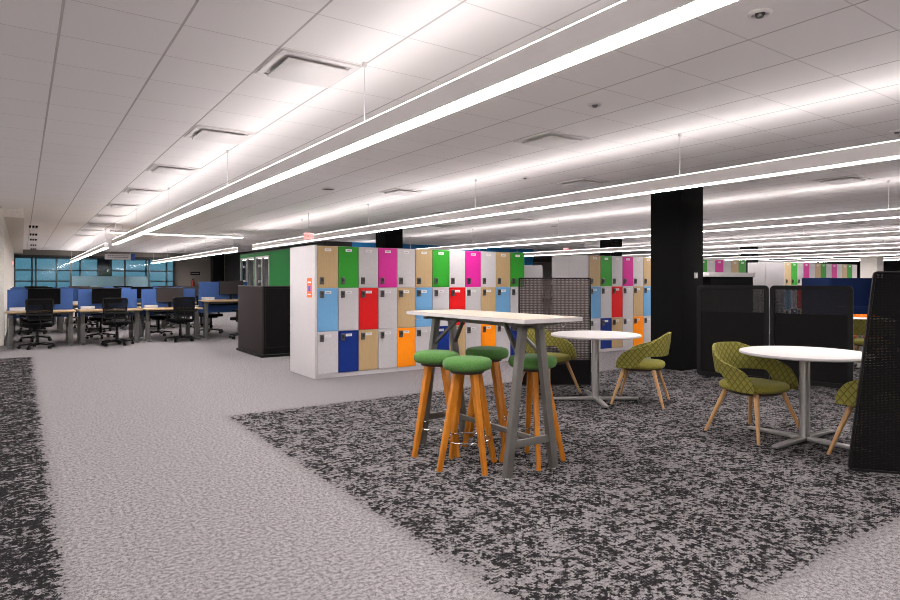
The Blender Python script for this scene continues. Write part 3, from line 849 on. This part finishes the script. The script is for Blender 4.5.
def make_office_chair():
    th = thing('office_chair', '', 'chair', (0,0,0))
    bm = bmesh.new()
    rr = round_poly([Vector(c) for c in ((-.24,-.24),(.24,-.24),(.22,.24),(-.22,.24))], .09)
    A = [bm.verts.new((p.x, p.y, .43)) for p in rr]; Bv = [bm.verts.new((p.x, p.y, .50)) for p in rr]; N = len(rr)
    for i in range(N): bm.faces.new((A[i], A[(i+1)%N], Bv[(i+1)%N], Bv[i]))
    bm.faces.new(A[::-1]); bm.faces.new(Bv); obj('seat', bm, 'black_fabric', th, .02, 3)
    tilt = Matrix.Rotation(R(8), 4, 'X')
    outer = round_poly([Vector(c) for c in ((-.21,.56),(.21,.56),(.245,1.0),(-.245,1.0))], .05); inner = inset_poly(outer, .028)
    bm = bmesh.new(); ring_frame(bm, outer, inner, -.27, -.235); o = obj('back_frame', bm, 'black_plastic', th, .004, 1)
    bm = bmesh.new(); plate(bm, inner, -.255, -.250); obj('back_mesh', bm, 'mesh_chair', th)
    B('lumbar_bar', 'black_plastic', (-.20, .20, -.285, -.272, .66, .70), th, .004)
    bm = bmesh.new(); path_tube(bm, [(0,-.05,.42),(0,-.24,.43),(0,-.30,.50),(0,-.29,.66)], .022, 10); obj('back_support', bm, 'black_plastic', th)
    for sx in (-1, 1):
        bm = bmesh.new(); bar(bm, (sx*.20,0,.44), (sx*.28,0,.46), .06, .03); bar(bm, (sx*.28,0,.45), (sx*.28,0,.66), .03, .06); box(bm, sx*.28-.04, sx*.28+.04, -.13, .13, .66, .69); obj('armrest', bm, 'black_plastic', th, .006)
    bm = bmesh.new(); tube(bm, (0,0,.10), (0,0,.28), .03, n=14); tube(bm, (0,0,.28), (0,0,.41), .02, n=14); box(bm, -.10, .10, -.14, .12, .39, .435); obj('gas_column', bm, 'black_plastic', th)
    bm = bmesh.new(); tube(bm, (0,0,.07), (0,0,.125), .045, n=16)
    for k in range(5):
        f = 2*math.pi*k/5+.3; c, s = math.cos(f), math.sin(f); bar(bm, (.03*c,.03*s,.105), (.31*c,.31*s,.075), .055, .04, .035, .025)
    obj('star_base', bm, 'black_plastic', th, .004)
    for k in range(5):
        f = 2*math.pi*k/5+.3; c, s = math.cos(f), math.sin(f); p = Vector((.30*c,.30*s,.03)); t_ = Vector((-s,c,0))
        bm = bmesh.new(); tube(bm, p-t_*.025, p-t_*.006, .03, n=14); tube(bm, p+t_*.006, p+t_*.025, .03, n=14); tube(bm, p, p+Vector((0,0,.045)), .010, n=8); obj('caster', bm, 'black_plastic', th)
    return th
def make_tray():
    th = thing('desk_tray', '', 'tray')
    bm = bmesh.new(); w, d, h, q = .13, .08, .065, .006
    box(bm, -w, w, -d, d, 0, q); box(bm, -w, w, -d, -d+q, q, h); box(bm, -w, w, d-q, d, q, h); box(bm, -w, -w+q, -d+q, d-q, q, h); box(bm, w-q, w, -d+q, d-q, q, h)
    obj('bin', bm, 'white_plastic', th, .002, 1)
    B('divider', 'white_plastic', (-.003, .003, -d+q, d-q, q, h*.8), th)
    return th
desk0, desk_hi = make_desk(.735), make_desk(.90)
mon_b, mon_g = make_monitor('black_fabric'), make_monitor('monitor_screen')
och, tray = make_office_chair(), make_tray()
used = set()
def put(proto, loc, rz, label, group):
    o = proto if proto.name not in used else copy_tree(proto)
    used.add(proto.name); o.location = loc; o.rotation_euler = (0,0,rz); o['label'] = label; o['group'] = group
    return o
PITCH = 1.26
rowname = ['front row of desks', 'second desk row', 'third desk row', 'fourth desk row', 'fifth desk row', 'sixth desk row']
for r in range(6):
    pair, back = divmod(r, 2)
    t = 15.0+4.1*pair
    for k in range(4):
        hi = (r == 0 and k == 3)
        h = .90 if hi else .735
        s0 = -.29+PITCH*k+.02
        pos = ('leftmost', 'second from left', 'third from left', 'rightmost')[k]
        d = desk_hi if hi else desk0
        if back == 0:
            put(d, (s0, t, 0), 0, ('raised oak desk with blue screen, rightmost in the front row of desks' if hi else 'oak desk with blue privacy screen, %s in the %s' % (pos, rowname[r])), 'oak desks with blue screens')
            mx = (s0+(.66, .56, .60, .74)[k], t+.60)
            m = mon_g if (r == 0 and k >= 2) or (r > 0 and k % 2) else mon_b
            put(m, (*mx, h), 0, '%s on the %s desk of the %s' % ('grey screened monitor' if m is mon_g else 'black monitor', pos, rowname[r]), 'desk monitors')
            put(tray, (s0+.19, t+.60, h), 0, 'white desk tray on the %s desk of the %s' % (pos, rowname[r]), 'white desk trays')
            cx = s0+(.52, .66, .68, .80)[k]
            put(och, (cx, t-.12-.16*(k == 1), 0), (.15, -.25, .12, .9)[k]+.08*pair, 'black mesh office chair at the %s desk of the %s' % (pos, rowname[r]), 'black office chairs')
        else:
            t2 = t+.795+.775
            put(desk0, (s0+1.2, t2, 0), math.pi, 'oak desk with blue screen, %s in the %s, facing the glass' % (pos, rowname[r]), 'oak desks with blue screens')
            put(mon_b, (s0+.62, t2-.60, .735), math.pi, 'black monitor on the %s desk of the %s' % (pos, rowname[r]), 'desk monitors')
            put(och, (s0+.55, t2+.22, 0), math.pi+.3*(k-1), 'black mesh office chair at the %s desk of the %s' % (pos, rowname[r]), 'black office chairs')

# ------------------------------------------------------------------ far furniture and signs
def text(body, size, m, parent, loc, rot, depth=.002):
    cu = bpy.data.curves.new('lettering', 'FONT'); cu.body = body; cu.size = size; cu.extrude = depth; cu.align_x = 'CENTER'; cu.align_y = 'CENTER'
    cu.materials.append(M[m]); tmp = bpy.data.objects.new('lettering', cu); C.objects.link(tmp); bpy.context.view_layer.update()
    me = bpy.data.meshes.new_from_object(tmp.evaluated_get(bpy.context.evaluated_depsgraph_get())); bpy.data.objects.remove(tmp)
    o = bpy.data.objects.new('lettering', me); C.objects.link(o); o.parent = parent; o.location = loc; o.rotation_euler = rot
    return o
def exit_sign(s, t, z, rz, label, drop=True):
    th = thing('exit_sign', label, 'sign', (s, t, z), rz, 'red exit signs')
    B('face', 'exit_red', (-.11, .11, -.02, .02, -.075, .075), th, .004)
    text('EXIT', .10, 'label_white', th, (0, -.022, 0), (math.pi/2, 0, 0))
    if drop:
        bm = bmesh.new(); tube(bm, (0,0,.075), (0,0,CEIL-z), .008, n=8); obj('hanger', bm, 'cable', th)
exit_sign(5.33, 13.3, 2.37, 0, 'red exit sign hanging behind the near locker bank')
def ray(x, Z): 
    X = (x-450)*Z/617
    return .8216*X+.57*Z, -.57*X+.8216*Z
s, t = ray(566, 22.5); exit_sign(s, t, 1.33+32*22.5/617, 0, 'red exit sign hanging far above the middle locker bank')
exit_sign(-.28, 28.5, 2.05, math.pi/2, 'red exit sign on the left wall by the glass', False)
hs = thing('hanging_sign', 'white hanging sign with blue end over the far desks', 'sign', (3.0, 31.0, 2.33))
B('board', 'white_plastic', (0, 1.02, -.02, .02, 0, .24), hs, .004); B('blue_end', 'sign_blue', (1.03, 1.19, -.03, .03, -.03, .27), hs, .004)
bm = bmesh.new()
for z in (.15, .08):
    x = .12
    while x < .88: 
        w = random.uniform(.04, .10); box(bm, x, x+w, -.023, -.0201, z, z+.035); x += w+.025
obj('print', bm, 'print_grey', hs)
for x in (.15, 1.0):
    bm = bmesh.new(); tube(bm, (x,0,.24), (x,0,CEIL-2.33), .006, n=8); obj('hanger', bm, 'cable', hs)
fe = thing('fire_extinguisher', 'red fire extinguisher on the far beige wall', 'extinguisher', (7.75, 36.1, .95))
bm = bmesh.new(); lathe(bm, [(0,0),(.085,.0),(.09,.02),(.09,.38),(.06,.45),(.025,.47),(0,.47)], 20); obj('cylinder', bm, 'red_paint', fe)
bm = bmesh.new(); tube(bm, (0,0,.47), (0,0,.53), .022, n=10); box(bm, -.02, .10, -.015, .015, .53, .56); obj('valve', bm, 'black_plastic', fe)
B('bracket', 'black_plastic', (-.04, .04, .085, .1, .1, .3), fe)
wl = thing('wall_light', 'small bright bar light on the far wall beside the black column', 'light', (9.75, 36.2, 1.84))
B('backplate', 'white_plastic', (-.16, .16, -.03, 0, -.05, .07), wl, .004); B('diffuser', 'lamp_white', (-.15, .15, -.06, -.03, -.04, .03), wl, .004)
ds = thing('door_sign', 'small dark plaque on the far beige wall', 'sign', (7.9, 36.2, 1.80)); B('plaque', 'black_plastic', (-.25, .25, -.02, 0, -.09, .09), ds, .004); B('face', 'print_grey', (-.2, .2, -.022, -.02, -.03, .03), ds)

# high backed sofa, cabinets, partitions beyond the dark screens
def high_sofa(label, s, t, rz, m, w, h, d=.85):
    th = thing('high_back_sofa', label, 'sofa', (s, t, 0), rz)
    B('back', m, (-w/2, w/2, d-.08, d, .1, h), th, .02)
    for sx in (-1, 1): B('side', m, (sx*w/2-.04, sx*w/2+.04, 0, d, .1, h), th, .02)
    B('seat', m, (-w/2+.04, w/2-.04, .05, d-.08, .22, .45), th, .03)
    B('backrest', m, (-w/2+.04, w/2-.04, d-.25, d-.08, .45, .85), th, .03)
    for sx in (-1, 1):
        for y in (.08, d-.08):
            bm = bmesh.new(); tube(bm, (sx*(w/2-.02), y, 0), (sx*(w/2-.02), y, .12), .018, n=10); obj('leg', bm, 'alu', th)
high_sofa('navy high-back sofa beyond the dark screens before the far lockers', 12.85, 5.0, R(-35), 'navy_fabric', 1.35, 1.41)
cb = thing('storage_cabinet', 'white storage cabinet between near and middle locker banks', 'cabinet', (8.2, 10.1, 0))
B('body', 'locker_white', (0, 1.3, 0, .5, .06, 1.70), cb, .004); B('plinth', 'base_dark', (.02, 1.28, .03, .48, 0, .06), cb)
for x in (.005, .655):
    d = B('door', 'locker_white', (x, x+.64, -.018, 0, .08, 1.68), cb, .003)
    hx = x+.58 if x < .1 else x+.06
    B('handle', 'lock_black', (hx-.01, hx+.01, -.035, -.018, 1.3, 1.5), d, .003)
lg = thing('ledge_counter', 'white topped black counter seen above the dark screen beside the column', 'counter', (11.55, 7.30, 0))
B('worktop', 'table_white', (-.06, 1.66, 0, .45, 1.44, 1.53), lg, .004); B('body', 'black_fabric', (.03, 1.62, .03, .42, 0, 1.44), lg)

# ------------------------------------------------------------------ world, camera, view
w = bpy.data.worlds.new('World'); bpy.context.scene.world = w; w.use_nodes = True
bgn = w.node_tree.nodes['Background']; bgn.inputs['Color'].default_value = (.30, .47, .54, 1); bgn.inputs['Strength'].default_value = .7
cam = bpy.data.cameras.new('Camera'); co = bpy.data.objects.new('Camera', cam); C.objects.link(co)
co.location = (0, 0, 1.33); co.rotation_euler = (R(90), 0, -math.atan2(.570, .8216))
cam.sensor_width = 36; cam.lens = 617/900*36; cam.shift_y = -18/900; cam.clip_start = .05; cam.clip_end = 200
sc = bpy.context.scene; sc.camera = co
vs = sc.view_settings; vs.view_transform = 'Standard'; vs.look = 'None'; vs.gamma = 1; vs.use_curve_mapping = False; vs.exposure = 0.25
sc.cycles.max_bounces = 8; sc.cycles.diffuse_bounces = 5; sc.cycles.transparent_max_bounces = 16
sc.cycles.use_denoising = True; sc.cycles.filter_width = 1.0; sc.cycles.sample_clamp_indirect = 6
